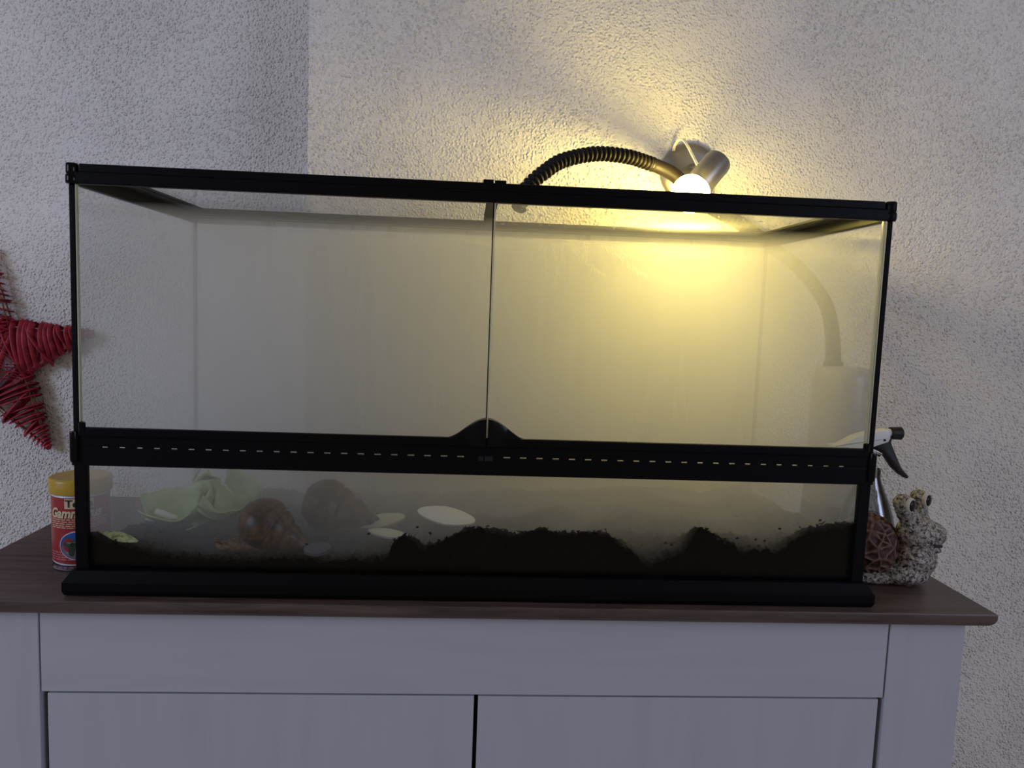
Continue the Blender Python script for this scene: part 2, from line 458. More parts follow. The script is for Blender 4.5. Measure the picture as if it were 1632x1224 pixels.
# water runs down the inside of the back pane
RUN = mat('water_run', (0.80, 0.80, 0.72), .12, **{'Transmission Weight': .35, 'IOR': 1.33})
bm = bmesh.new(); rd = random.Random(8)
for path in ([(.105, .438), (.112, .405), (.110, .375)], [(.088, .438), (.094, .415), (.096, .385)], [(.138, .436), (.152, .418), (.176, .400), (.190, .392)], [(.148, .438), (.158, .424)],
             [(.192, .436), (.215, .420), (.240, .402), (.256, .396)], [(.186, .438), (.22, .437), (.262, .436)], [(.205, .436), (.225, .424)], [(-.255, .43), (-.262, .40)]):
    P_ = catmull([(x, 0, z) for x, z in path], 10)
    for q in P_:
        for _ in range(3):
            r = rd.uniform(.0007, .0018)
            sphere(bm, (q.x+rd.gauss(0, .0022), D-.0066, q.z+rd.gauss(0, .0022)), (r, r*.4, r*rd.uniform(1, 2)), 7, 5)
o = link('water_runs', bm, RUN, ter, smooth=True); o['kind'] = 'stuff'

# ---- soil
PROF = [(-0.448, 0.0658), (-0.427, 0.0576), (-0.369, 0.0412), (-0.313, 0.0356), (-0.264, 0.0351), (-0.221, 0.0396), (-0.178, 0.0352), (-0.121, 0.0392), (-0.108, 0.0417), (-0.104, 0.0567), (-0.09, 0.0696), (-0.067, 0.0544), (-0.045, 0.0616), (-0.017, 0.0778), (-0.001, 0.0782), (0.044, 0.0701), (0.066, 0.0796), (0.092, 0.0741), (0.144, 0.0752), (0.159, 0.0657), (0.177, 0.0532), (0.191, 0.0405), (0.201, 0.0407), (0.236, 0.0543), (0.254, 0.085), (0.28, 0.0727), (0.312, 0.058), (0.351, 0.0565), (0.375, 0.0746), (0.392, 0.0857), (0.425, 0.0917), (0.446, 0.0929)]
def interp(P, x):
    if x <= P[0][0]: return P[0][1]
    for (a, b), (c, d) in zip(P, P[1:]):
        if x <= c:
            t = (x-a)/(c-a); return b+(d-b)*t
    return P[-1][1]
BACK = [(-0.45, 0.035), (-0.3, 0.030), (-0.2, 0.028), (-0.1, 0.03), (0.0, 0.038), (0.15, 0.045), (0.25, 0.055), (0.35, 0.045), (0.45, 0.06)]
def soil_h(x, y):
    t = min(1, max(0, (y-0.01)/0.085)); t = t*t*(3-2*t)
    h = interp(PROF, x)*(1-t) + (interp(BACK, x) + 0.014*mn.noise(Vector((x*14, y*14, 3))))*t
    h += 0.004*mn.noise(Vector((x*70, y*70, 1))) + 0.0045*mn.noise(Vector((x*170, y*170, 2))) + 0.0032*mn.noise(Vector((x*430, y*430, 5)))
    return max(0.014, h)
SOIL = mat('dark_soil', (0.02, 0.014, 0.010), 0.95, spec=0.03)
v = coords(SOIL); g = noise_node(SOIL, v, 260, 4, 0.7)
c = ramp(SOIL, g, [(0.35, (0.0015, 0.0012, 0.001)), (0.62, (0.005, 0.004, 0.003)), (0.85, (0.03, 0.02, 0.012))])
SOIL.node_tree.links.new(c, SOIL.node_tree.nodes['Principled BSDF'].inputs['Base Color'])
bump(SOIL, g, 0.9, 0.002)
X0, X1, Y0, Y1 = -WP+0.0062, WP-0.0062, 0.0078, D-0.0072
NX, NY = 440, 110
verts = []; faces = []
ys = [Y0+(Y1-Y0)*(j/NY)**1.5 for j in range(NY+1)]
for j, y in enumerate(ys):
    for i in range(NX+1):
        x = X0+(X1-X0)*i/NX; verts.append((x, y, soil_h(x, y)))
nb_ = len(verts)
for j in range(NY):
    for i in range(NX):
        a = j*(NX+1)+i; faces.append((a, a+1, a+NX+2, a+NX+1))
for i in range(NX+1): verts.append((X0+(X1-X0)*i/NX, Y0, 0.0112))
for i in range(NX+1): verts.append((X0+(X1-X0)*i/NX, Y1, 0.0112))
for i in range(NX):
    faces.append((nb_+i, nb_+i+1, i+1, i)); a = NY*(NX+1)+i; b = nb_+NX+1+i; faces.append((a, a+1, b+1, b))
    faces.append((nb_+i+1, nb_+i, b, b+1))
L_ = [j*(NX+1) for j in range(NY+1)]; faces.append(tuple(L_[::1] + [nb_+NX+1, nb_]))
R_ = [j*(NX+1)+NX for j in range(NY+1)]; faces.append(tuple(R_[::-1] + [nb_+NX, nb_+2*NX+1]))
me = bpy.data.meshes.new('soil'); me.from_pydata(verts, [], faces); me.materials.append(SOIL)
for p in me.polygons: p.use_smooth = True
soil = bpy.data.objects.new('soil', me); COL.objects.link(soil)
tag(soil, 'dark crumbly soil heaped in mounds along the terrarium glass', 'soil', kind='stuff')
# crumbs
CR = mat('soil_crumbs', (0.016, 0.011, 0.007), 0.95, spec=0.05)
verts = []; faces = []
rd = random.Random(11)
for i in range(5200):
    x = rd.uniform(X0+.003, X1-.003); y = Y0+.002+(Y1-Y0-.008)*rd.random()**2.2
    s = rd.choice((.0010, .0014, .0018, .0026)); z = soil_h(x, y)+s*.4
    b = len(verts); q = [Vector((rd.gauss(0, 1), rd.gauss(0, 1), rd.gauss(0, .8))).normalized()*s*rd.uniform(.6, 1.4) for _ in range(5)]
    if i % 9 == 0: q[0] *= 2.6
    for k in q: verts.append((x+k.x, max(Y0, y+k.y), z+k.z))
    for f in ((0, 1, 2), (0, 2, 3), (0, 3, 1), (4, 2, 1), (4, 3, 2), (4, 1, 3)): faces.append(tuple(b+k for k in f))
me = bpy.data.meshes.new('crumbs'); me.from_pydata(verts, [], faces); me.materials.append(CR)
o = bpy.data.objects.new('crumbs', me); COL.objects.link(o); o.parent = soil; o['kind'] = 'stuff'
# dirt specks stuck on the glass
bm = bmesh.new()
SPECK = mat('dirt_speck', (0.02, 0.015, 0.012), 0.9)
for (x, z) in [(0.277, .0735), (0.285, .069), (0.30, .0755), (0.315, .066), (0.322, .0745), (0.333, .073), (0.245, .081), (0.326, .067), (-0.075, .081), (-0.06, .074), (-0.13, .072), (0.35, .088), (0.398, .099), (-0.20, .058), (0.215, .068), (0.222, .066)]:
    t = bmesh.new(); bmesh.ops.create_icosphere(t, subdivisions=1, radius=.0017)
    for v in t.verts: v.co = Vector((v.co.x*rd.uniform(.7, 1.8)+x, v.co.y*.35+.0076, v.co.z*rd.uniform(.6, 1.4)+z))
    merge(bm, t)
o = link('dirt_specks', bm, SPECK, ter); o['kind'] = 'stuff'

# ---- fog in the tank
FOG = bpy.data.materials.new('fog'); FOG.use_nodes = True
n = FOG.node_tree.nodes; l = FOG.node_tree.links; n.clear()
out = n.new('ShaderNodeOutputMaterial'); vs = n.new('ShaderNodeVolumeScatter')
vs.inputs['Color'].default_value = (0.96, 0.95, 0.92, 1); vs.inputs['Density'].default_value = 4.6
vs.inputs['Anisotropy'].default_value = 0.15
l.new(vs.outputs[0], out.inputs['Volume'])
bm = bmesh.new(); box(bm, -WP+0.0065, WP-0.0065, 0.0082, D-0.0075, 0.0125, 0.434)
tag(link('fog', bm, FOG), 'pale mist filling the inside of the terrarium', 'mist', kind='stuff')

# ================================================================ LIVE AND LAID THINGS IN THE TANK
SHELL = mat('brown_shell', (0.16, 0.07, 0.03), 0.4, spec=0.4)
v = coords(SHELL, (1, 1, 1)); g = noise_node(SHELL, v, 60, 4, 0.6, 1.5)
c = ramp(SHELL, g, [(0.3, (0.012, 0.006, 0.004)), (0.5, (0.055, 0.024, 0.009)), (0.72, (0.17, 0.08, 0.025))])
SHELL.node_tree.links.new(c, SHELL.node_tree.nodes['Principled BSDF'].inputs['Base Color']); bump(SHELL, g, .3, .001)
FLESH = mat('snail_flesh', (0.20, 0.13, 0.08), 0.5, spec=.4)
v = coords(FLESH); g = noise_node(FLESH, v, 300, 3, .6)
c = ramp(FLESH, g, [(0.35, (0.05, 0.03, 0.02)), (0.65, (0.18, 0.11, 0.06))])
FLESH.node_tree.links.new(c, FLESH.node_tree.nodes['Principled BSDF'].inputs['Base Color']); bump(FLESH, g, .7, .0015)
def snail_shell(R, m):
    """conical snail shell: swollen body whorl, then narrowing whorls with grooves, turned about its axis"""
    prof = [(0, -R*1.0)]
    for k in range(1, 61):
        t = k/60; z = -R + t*3.0*R
        if z < R*.35: r = R*math.sqrt(max(0, 1-(z/R)**2*.92)) if z < 0 else R*(1-.10*(z/(R*.35)))
        else: r = R*.90*(1-(z-R*.35)/(1.66*R))**.92 if z < 2.0*R else 0
        if z > R*.3: r *= 1-.13*abs(math.cos((z/R-.3)*5.2))**6
        if r > 1e-4: prof.append((r, z))
    prof.append((0, prof[-1][1]+R*.03))
    bm = bmesh.new(); lathe(bm, prof, 36, m)
    return bm
def giant_snail(loc, R, axis, foot_rz, label):
    t = thing('giant_snail', loc, label, 'snail')
    o = link('shell', snail_shell(R, Matrix.Translation((0, 0, R*.98)) @ aim(axis)), SHELL, None, smooth=True); o.parent = t
    bm = bmesh.new()
    P = catmull([(-R*.8, -.002, .004), (-R*.2, 0, .007), (R*.5, 0, .009), (R*1.2, 0, .010), (R*1.6, 0, .009)], 6)
    tube(bm, P, lambda s_: .003+.010*math.sin(PI*min(1, .08+s_*.9))**.6, 14, flat=.75)
    sphere(bm, (R*1.55, 0, .010), (.009, .008, .007), 14, 10)
    for s_ in (-1, 1):
        tube(bm, [(R*1.55, s_*.003, .013), (R*1.75, s_*.006, .018), (R*1.85, s_*.008, .021)], [.0016, .0012, .0016], 8)
    b = link('body', bm, FLESH, None, smooth=True); b.parent = t; b.rotation_euler = (0, 0, foot_rz)
    return t
giant_snail((-0.257, 0.052, 0.036), 0.0315, (0.80, -0.10, -0.42), 3.6, 'brown snail with a round amber shell beside the pale green leaves')
giant_snail((-0.196, 0.120, 0.040), 0.034, (0.85, 0.1, -0.25), 0.4, 'dim brown snail further back in the mist, behind the amber one')

LEAF = mat('pale_lettuce', (0.42, 0.52, 0.24), 0.5, spec=.3, **{'Subsurface Weight': 0.0})
v = coords(LEAF); g = noise_node(LEAF, v, 45, 3, .6)
c = ramp(LEAF, g, [(0.3, (0.36, 0.46, 0.19)), (0.7, (0.62, 0.68, 0.42))])
LEAF.node_tree.links.new(c, LEAF.node_tree.nodes['Principled BSDF'].inputs['Base Color'])
RIB = mat('lettuce_rib', (0.72, 0.76, 0.58), 0.45)
def lettuce(loc, L, W, rot, curl, label, seed):
    t = thing('lettuce_leaf', loc, label, 'leaf'); t.rotation_euler = rot
    bm = bmesh.new(); nu, nv = 18, 14; G = []
    rr = random.Random(seed)
    for i in range(nu+1):
        u = i/nu; row = []
        wdt = W*math.sin(PI*min(1, .12+u*.83))**.7
        for j in range(nv+1):
            v_ = j/nv*2-1
            x = L*(u-.5); y = wdt*v_
            z = curl*(abs(v_)**1.6)*W + curl*.5*L*(u-.5)**2*2 + .0022*math.sin(v_*9+u*13+seed)*abs(v_)
            row.append(bm.verts.new((x, y, z)))
        G.append(row)
    for i in range(nu):
        for j in range(nv): bm.faces.new((G[i][j], G[i+1][j], G[i+1][j+1], G[i][j+1]))
    o = link('blade', bm, LEAF, None, smooth=True); o.parent = t
    md = o.modifiers.new('thick', 'SOLIDIFY'); md.thickness = .0012
    bm = bmesh.new(); tube(bm, [(L*(u-.5), 0, curl*.5*L*(u-.5)**2*2-.001) for u in [k/8 for k in range(9)]], lambda s: .0035*(1-s*.8), 8)
    o = link('rib', bm, RIB, None, smooth=True); o.parent = t
    return t
lettuce((-0.372, 0.110, 0.056), .085, .030, (0.5, -0.25, 0.2), .9, 'pale green leaf lying lowest in the heap, tip towards the left', 1)
lettuce((-0.345, 0.135, 0.070), .070, .028, (0.9, -1.1, 0.1), .8, 'pale green leaf standing upright out of the middle of the heap', 2)
lettuce((-0.328, 0.100, 0.060), .060, .024, (0.3, 0.2, 0.5), .9, 'pale green curled leaf at the front right of the heap', 3)
lettuce((-0.372, 0.150, 0.068), .055, .024, (0.4, -0.6, 2.4), .8, 'pale green leaf leaning at the back left of the heap', 4)
lettuce((-0.318, 0.170, 0.062), .070, .028, (0.6, 0.3, -0.5), .8, 'pale green leaf at the back right of the heap', 5)
WHITE_ROOT = mat('cut_stalk', (0.72, 0.72, 0.62), .5)
bm = bmesh.new(); tube(bm, [(-.400, .085, .0705), (-.392, .086, .067), (-.383, .088, .063), (-.376, .09, .061)], [.0042, .0052, .0048, .0036], 12)
tag(link('cut_stalk', bm, WHITE_ROOT, smooth=True, auto=.8), 'short whitish cut stalk end left of the leaf heap', 'stalk')
def blade_flat(name, loc, L, W, T, rot, m, label, cat, point=1.0):
    bm = bmesh.new(); n_ = 24; A = []
    for side in (-1, 1):
        for i in range(n_):
            a = 2*PI*i/n_
            x = L*math.cos(a); y = W*math.sin(a)*(1-.35*point*abs(math.cos(a)))
            A.append((x, y, side*T*.45))
    V = [bm.verts.new(p) for p in A]
    c1 = bm.verts.new((0, 0, -T*1.7)); c2 = bm.verts.new((0, 0, T*1.7))
    for i in range(n_):
        j = (i+1) % n_; bm.faces.new((V[i], V[j], V[n_+j], V[n_+i])); bm.faces.new((V[j], V[i], c1)); bm.faces.new((V[n_+i], V[n_+j], c2))
    o = link(name, bm, m, smooth=True, auto=.9); o.location = loc; o.rotation_euler = rot
    return tag(o, label, cat)
CUC = mat('cucumber_flesh', (0.45, 0.5, 0.22), .45)
v = coords(CUC); g = noise_node(CUC, v, 220, 3, .6)
c = ramp(CUC, g, [(0.38, (0.16, 0.2, 0.06)), (0.55, (0.5, 0.55, 0.26))]); CUC.node_tree.links.new(c, CUC.node_tree.nodes['Principled BSDF'].inputs['Base Color'])
blade_flat('cucumber_slice', (-0.413, 0.020, 0.0585), .0205, .0066, .0009, (0.62, 0.26, 0.05), CUC, 'thin green cucumber slice lying on the soil at the left front', 'cucumber slice')
BONE = mat('cuttlebone', (0.74, 0.72, 0.6), .7)
v = coords(BONE); bump(BONE, noise_node(BONE, v, 120, 3), .4, .001)
blade_flat('cuttlebone', (-0.044, 0.088, 0.072), .037, .0145, .0030, (0.60, 0.16, 0.0), BONE, 'long pale cuttlebone lying on the soil left of the middle', 'cuttlebone', .6)
blade_flat('cuttlebone', (-0.134, 0.165, 0.041), .033, .013, .004, (0.5, -0.22, 0.0), BONE, 'dim pale cuttlebone piece in the mist behind, next to the far snail', 'cuttlebone', .6)
blade_flat('cuttlebone', (-0.120, 0.120, 0.038), .026, .010, .003, (0.3, 0.15, 0.1), BONE, 'small pale sliver low on the soil below the far cuttlebone', 'cuttlebone', .6)
EGG = mat('grey_stone', (0.09, 0.088, 0.085), .8)
blade_flat('flat_stone', (-0.193, 0.034, 0.044), .016, .013, .0045, (0.25, -0.05, 0.0), EGG, 'flat grey stone on the soil just right of the amber-shelled snail', 'stone', .3)
# twig curl near the right of the valley
TW = mat('dark_twig', (0.03, 0.02, 0.014), .9)
bm = bmesh.new()
tube(bm, catmull([(.212, .035, .049), (.222, .034, .058), (.232, .034, .0605), (.240, .036, .058)], 5), .0011, 6)
tube(bm, catmull([(.208, .034, .050), (.222, .033, .051), (.236, .035, .0545), (.245, .036, .051)], 5), .0014, 6)
tag(link('twig', bm, TW, smooth=True), 'small dark curled twig in the dip of the soil', 'twig')

# ================================================================ WALL SPOT LAMP
METAL = mat('brushed_nickel', (0.36, 0.335, 0.29), 0.36, metal=0.85)
lamp = thing('wall_spotlight', (0.3327, YW, 0.578), 'brushed metal wall spotlight with glowing bulb above the right half of the terrarium', 'lamp')
mt = Matrix.Translation((0.3327, YW-0.0005, 0.571)) @ Matrix.Rotation(PI/2, 4, 'X')
bm = bmesh.new(); lathe(bm, [(0, .001), (.047, .001), (.049, .003), (.0485, .006), (.045, .0095), (.032, .0125), (.015, .014), (0, .0142)], 48, mt)
link('wall_plate', bm, METAL, lamp, smooth=True, auto=.7)
BC = Vector((0.2964, 0.275, 0.5136))
ax = Vector((0.050, 0.026, 0.058)).normalized()
c0 = BC + ax*0.018; c1 = BC + ax*0.086
R_ = aim(ax)
bm = bmesh.new()
lathe(bm, [(.0192, 0), (.0206, 0), (.0209, .001), (.0209, .053), (.0200, .0575), (.0175, .0592), (0, .0595)], 40, Matrix.Translation(c0) @ R_)
lathe(bm, [(.0192, 0), (.0192, .050), (0, .051)], 40, Matrix.Translation(c0) @ R_)
link('lamp_can', bm, METAL, lamp, smooth=True, auto=.7)
bm = bmesh.new(); tube(bm, [(0.3327, YW-.013, .578), (0.3345, .385, .574), c0+ax*.045+Vector((0, .018, 0))], .006, 14)
link('swivel_arm', bm, METAL, lamp, smooth=True, auto=.8)
CABLE = mat('clear_cable', (0.85, 0.80, 0.66), .3)
bm = bmesh.new()
for d in (0, .0024):
    P = catmull([(.3010+d, .408, .604), (.3005+d, .400, .6105), (.3045+d, .390, .6175), (.3110+d, .380, .6130), (.3187+d, .362, .590), (.3250+d, .345, .568)], 8)
    tube(bm, P, .0013, 8)
link('cable', bm, CABLE, lamp, smooth=True)
GLOW = bpy.data.materials.new('glowing_bulb'); GLOW.use_nodes = True
n = GLOW.node_tree.nodes; n.clear(); out = n.new('ShaderNodeOutputMaterial'); emi = n.new('ShaderNodeEmission')
emi.inputs[0].default_value = (1.0, 0.76, 0.19, 1); emi.inputs[1].default_value = BULB
GLOW.node_tree.links.new(emi.outputs[0], out.inputs[0])
BM = Matrix.Translation(BC) @ R_ @ Matrix.Scale(.955, 4)
bm = bmesh.new(); lathe(bm, [(0, -.0295), (.0075, -.0285), (.0148, -.0255), (.0208, -.0209), (.0255, -.0148), (.0285, -.0076), (.0295, 0), (.0287, .0076), (.0272, .0115), (.0255, .0148), (.0235, .0178), (.022, .0178), (0, .0178)], 40, BM)
link('bulb', bm, GLOW, lamp, smooth=True)
SILV = mat('silvered_glass', (0.8, 0.78, 0.72), 0.25, metal=1.0)
bm = bmesh.new(); lathe(bm, [(.0233, .0180), (.0208, .0215), (.016, .030), (.014, .036), (.0135, .05), (0, .05), (0, .0184), (.0228, .0181)], 40, BM)
link('bulb_reflector', bm, SILV, lamp, smooth=True)

# ================================================================ FOGGER AND ITS HOSE
HOSE = mat('black_hose', (0.008, 0.006, 0.006), .5, spec=.15)
hose = thing('corrugated_hose', (0.0518, 0.24, H), 'black corrugated fogger hose arching from the lid to behind the lamp', 'hose')
P = catmull([(.040, .232, .4725), (.0518, .240, .505), (.0785, .250, .5320), (.1065, .265, .5515), (.1549, .285, .5665), (.2057, .305, .5690), (.2502, .330, .5645)], 16)
P, Ln = resample(P, .0009)
nr = Ln/.0079
def rr(s):
    k = (s*nr) % 1.0
    return .0080 + .0034*max(0, math.sin(PI*k))**1.2
bm = bmesh.new(); tube(bm, P, rr, 20); link('ribbed_tube', bm, HOSE, hose, smooth=True)
P = catmull([(.2470, .3285, .5650), (.262, .334, .5618), (.284, .343, .5553), (.3048, .352, .5440)], 10)
bm = bmesh.new(); tube(bm, P, lambda s: .0103+.0008*s, 24); link('smooth_cuff', bm, HOSE, hose, smooth=True, auto=.9)
RING = mat('ivory_ring', (0.6, 0.5, 0.4), .35)
d = (P[-1]-P[-2]).normalized()
bm = bmesh.new(); lathe(bm, [(.0095, 0), (.0128, 0), (.0128, .003), (.0095, .003)], 28, Matrix.Translation(P[-1]-d*.0005) @ aim(d)); link('end_ring', bm, RING, hose, smooth=True, auto=.6)
h2 = catmull([P[-1], (.328, .366, .5280), (.365, .383, .510), (.42, .388, .486), (.4741, .388, .4500), (.520, .382, .416), (.553, .360, .365), (.556, .335, .322), (.545, .303, .292), (.536, .282, .275)], 14)
h2, L2 = resample(h2, .0012); n2 = L2/.0079
bm = bmesh.new(); tube(bm, h2, lambda s: .0098+.0016*max(0, math.sin(PI*((s*n2) % 1)))**.6, 18); link('lower_tube', bm, HOSE, hose, smooth=True)

TANK = mat('grey_fogger_tank', (0.28, 0.29, 0.31), .3, spec=.5)
fg = thing('fogger', (0.547, 0.27, 0), 'round shouldered dark grey fogger tank standing behind the spray bottle', 'fogger')
bm = bmesh.new(); lathe(bm, [(0, .0005), (.043, .0005), (.0445, .003), (.0445, .245), (.043, .256), (.038, .2635), (.030, .2665), (0, .268)], 48, Matrix.Translation((.547, .27, 0)))
link('tank', bm, TANK, fg, smooth=True, auto=.9)
bm = bmesh.new(); lathe(bm, [(0, 0.0), (.046, 0), (.046, .055), (.0449, .058), (.0449, 0.0)], 48, Matrix.Translation((.547, .27, 0.0004)))
link('base', bm, BLACK, fg, smooth=True, auto=.6)
bm = bmesh.new(); lathe(bm, [(.0105, .262), (.0145, .262), (.0145, .272), (.0125, .274), (.0118, .274)], 28, Matrix.Translation((.535, .279, 0)))
link('outlet', bm, BLACK, fg, smooth=True, auto=.6)

# ================================================================ SPRAY BOTTLE
sb = thing('spray_bottle', (0.545, 0.165, 0), 'clear spray bottle with white head and dark trigger behind the stone snail', 'spray bottle')
SX, SY = 0.543, 0.165
bm = bmesh.new()
lathe(bm, [(0, .0005), (.034, .0005), (.0375, .004), (.0378, .040), (.0365, .055), (.033, .070), (.027, .087), (.020, .103), (.0155, .114), (.0135, .122), (.0135, .132), (.0121, .132), (.0121, .122), (.0142, .113), (.0187, .102), (.0257, .086), (.0317, .069), (.0352, .054), (.0364, .040), (.0361, .006), (0, .003)], 40, Matrix.Translation((SX, SY, 0)))
link('bottle_body', bm, CLEARPLASTIC, sb, smooth=True, auto=.9)
WATER = pane_mat('water', 0, tint=(0.62, 0.68, 0.74))
bm = bmesh.new(); lathe(bm, [(0, .0034), (.0357, .0064), (.0360, .040), (.0348, .054), (.0325, .065), (0, .065)], 40, Matrix.Translation((SX, SY, 0)))
link('water', bm, WATER, sb, smooth=True, auto=.7)
WHITE = mat('white_plastic', (.72, .72, .70), .35)
DKTRIG = mat('dark_trigger', (.020, .016, .012), .45, spec=.25)
bm = bmesh.new(); lathe(bm, [(0, .124), (.0165, .124), (.0172, .126), (.0168, .143), (.014, .148), (0, .148)], 28, Matrix.Translation((SX-.012, SY, 0)))
link('collar', bm, WHITE, sb, smooth=True, auto=.6)
# head profile (x, z) relative to the picture of a trigger sprayer
HP = [(-.060, .1640), (-.050, .1650), (-.042, .1695), (-.030, .1765), (-.014, .1822), (.000, .1855), (.0165, .1880), (.0190, .1860), (.0200, .1760), (.0175, .1705), (.002, .1650), (-.010, .1600), (-.012, .1470), (-.030, .1470), (-.032, .1560), (-.040, .1620), (-.050, .1615), (-.060, .1620)]
bm = bmesh.new(); t = bmesh.new(); prism(t, [(SX+a, b) for a, b in HP], 1, SY-.0095, SY+.0095)
bmesh.ops.recalc_face_normals(t, faces=t.faces)
bmesh.ops.bevel(t, geom=[e for e in t.edges if abs(e.verts[0].co.y-e.verts[1].co.y) < 1e-6], offset=.0018, segments=3, profile=.5, affect='EDGES')
merge(bm, t); link('spray_head', bm, WHITE, sb, smooth=True, auto=.6)
d = Vector((1, 0, .02)).normalized()
bm = bmesh.new(); prof = [(0, 0), (.0078, 0), (.0086, .001), (.0092, .015), (.0080, .0165), (.002, .0168), (0, .0150)]
t = bmesh.new(); lathe(t, prof, 12, Matrix.Translation((SX+.0235, SY, .1820)) @ aim(d)); merge(bm, t)
link('nozzle', bm, DKTRIG, sb, smooth=True, auto=.5)
bm = bmesh.new(); lathe(bm, [(0, -.004), (.0062, -.004), (.0062, .003), (0, .003)], 16, Matrix.Translation((SX+.0215, SY, .1820)) @ aim(d)); link('nozzle_neck', bm, WHITE, sb, smooth=True, auto=.5)
TP = [(.0185, .1765), (.0215, .1790), (.0238, .1755), (.0235, .1690), (.0290, .1580), (.0350, .1460), (.0420, .1335), (.0515, .1240), (.0530, .1205), (.0500, .1195), (.0410, .1245), (.0300, .1340), (.0200, .1470), (.0120, .1570), (.0040, .1600), (.0000, .1640), (.0100, .1665)]
bm = bmesh.new(); t = bmesh.new(); prism(t, [(SX+a, b) for a, b in TP], 1, SY-.0065, SY+.0065)
bmesh.ops.recalc_face_normals(t, faces=t.faces)
bmesh.ops.bevel(t, geom=[e for e in t.edges if abs(e.verts[0].co.y-e.verts[1].co.y) < 1e-6], offset=.0014, segments=2, profile=.5, affect='EDGES')
merge(bm, t); link('trigger', bm, DKTRIG, sb, smooth=True, auto=.6)
bm = bmesh.new(); tube(bm, [(SX-.006, SY-.004, .159), (SX+.003, SY-.004, .1565), (SX+.010, SY-.004, .1530)], .0042, 14); link('piston', bm, CLEARPLASTIC, sb, smooth=True, auto=.8)
bm = bmesh.new(); lathe(bm, [(0, 0), (.0016, 0), (.0016, .0006), (0, .0006)], 14, Matrix.Translation((SX+.0115, SY-.0096, .1735)) @ aim((0, -1, 0))); link('pivot_pin', bm, DKTRIG, sb)
bm = bmesh.new(); tube(bm, [(SX-.012, SY, .145), (SX-.010, SY, .09), (SX+.004, SY, .012)], .0017, 8); link('dip_tube', bm, CLEARPLASTIC, sb, smooth=True)

# ================================================================ STONE SNAIL FIGURINE
STONE = mat('speckled_stone', (.4, .38, .33), .5, spec=.4)
v = coords(STONE)
g = noise_node(STONE, v, 230, 4, .65, .8)
g2 = noise_node(STONE, v, 40, 3, .6)
c = ramp(STONE, g, [(.40, (.014, .011, .009)), (.465, (.20, .175, .14)), (.60, (.52, .49, .43))])
STONE.node_tree.links.new(c, STONE.node_tree.nodes['Principled BSDF'].inputs['Base Color'])
bump(STONE, g, 1.0, .0022)
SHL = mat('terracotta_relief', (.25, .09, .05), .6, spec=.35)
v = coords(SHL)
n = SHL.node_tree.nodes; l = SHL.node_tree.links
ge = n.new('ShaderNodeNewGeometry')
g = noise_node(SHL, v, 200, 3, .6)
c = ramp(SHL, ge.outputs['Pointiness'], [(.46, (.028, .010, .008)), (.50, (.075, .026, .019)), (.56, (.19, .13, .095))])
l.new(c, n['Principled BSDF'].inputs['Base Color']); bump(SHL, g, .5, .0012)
fig = thing('snail_figurine', (0.545, 0.080, 0), 'speckled stone garden snail figurine with bulging eyes and reddish shell', 'figurine')
FX = 0.0
bm = bmesh.new()
def el(x, y, z, rx, ry, rz, ryot=0): sphere(bm, (x, y, z), (rx, ry, rz), 24, 16, Matrix.Rotation(ryot, 4, 'Y'))
el(.510, .085, .0095, .050, .030, .0105)
el(.545, .076, .014, .036, .028, .015)
el(.560, .074, .034, .0265, .024, .029, .1)
el(.5660, .072, .050, .018, .019, .018)
el(.5600, .071, .0685, .0275, .024, .0215)
el(.5745, .067, .0680, .0180, .0185, .0165)
el(.5780, .064, .0500, .0085, .011, .0052, .15)
# eye stalks
tube(bm, [(.552, .070, .076), (.5420, .065, .090), (.5330, .061, .1015), (.5300, .060, .107)], [.014, .0120, .0115, .0112], 16)
sphere(bm, (.5300, .060, .1085), .0122)
tube(bm, [(.568, .080, .078), (.5680, .084, .090), (.5685, .087, .100), (.5680, .088, .106)], [.012, .0098, .0098, .0105], 16)
sphere(bm, (.5680, .088, .1085), .0118)
ob = link('body', bm, STONE, fig, smooth=True)
rm = ob.modifiers.new('weld', 'REMESH'); rm.mode = 'VOXEL'; rm.voxel_size = .0011; rm.use_smooth_shade = True
sm = ob.modifiers.new('soft', 'SMOOTH'); sm.iterations = 7; sm.factor = .6
tx = bpy.data.textures.new('stone_relief', 'CLOUDS'); tx.noise_scale = .006; tx.noise_depth = 2
dm = ob.modifiers.new('relief', 'DISPLACE'); dm.texture = tx; dm.strength = .0026; dm.mid_level = .5; dm.texture_coords = 'GLOBAL'
# smiling mouth groove
MOUTH = mat('mouth_dark', (.02, .014, .012), .7)
bm = bmesh.new(); tube(bm, catmull([(.5680, .0530, .0590), (.5740, .0515, .0566), (.5800, .0530, .0560), (.5835, .0555, .0566)], 6), lambda s: .0006+.0012*math.sin(PI*s), 8)
link('mouth', bm, MOUTH, fig, smooth=True)
EYEW = mat('eye_white', (.55, .52, .46), .35); PUP = mat('pupil_black', (.004, .004, .005), .25, spec=.3)
for (c, d) in (((.5300, .060, .1085), (.50, -.86, .0)), ((.5680, .088, .1085), (.56, -.82, .02))):
    c = Vector(c); d = Vector(d).normalized(); A = Matrix.Translation(c+d*.0100) @ aim(d) @ Matrix.Diagonal((1.22, 1.22, 1.0, 1))
    bm = bmesh.new(); lathe(bm, [(0, -.004), (.0074, -.004), (.0078, -.001), (.0073, .0010), (.0064, .0020), (.0058, .0021), (0, .0020)], 28, A)
    e = link('eyeball', bm, EYEW, fig, smooth=True, auto=.9)
    bm = bmesh.new(); lathe(bm, [(0, .0015), (.0061, .0015), (.0059, .0026), (.0042, .0036), (.0020, .0042), (0, .0044)], 24, A)
    link('pupil', bm, PUP, e, smooth=True)
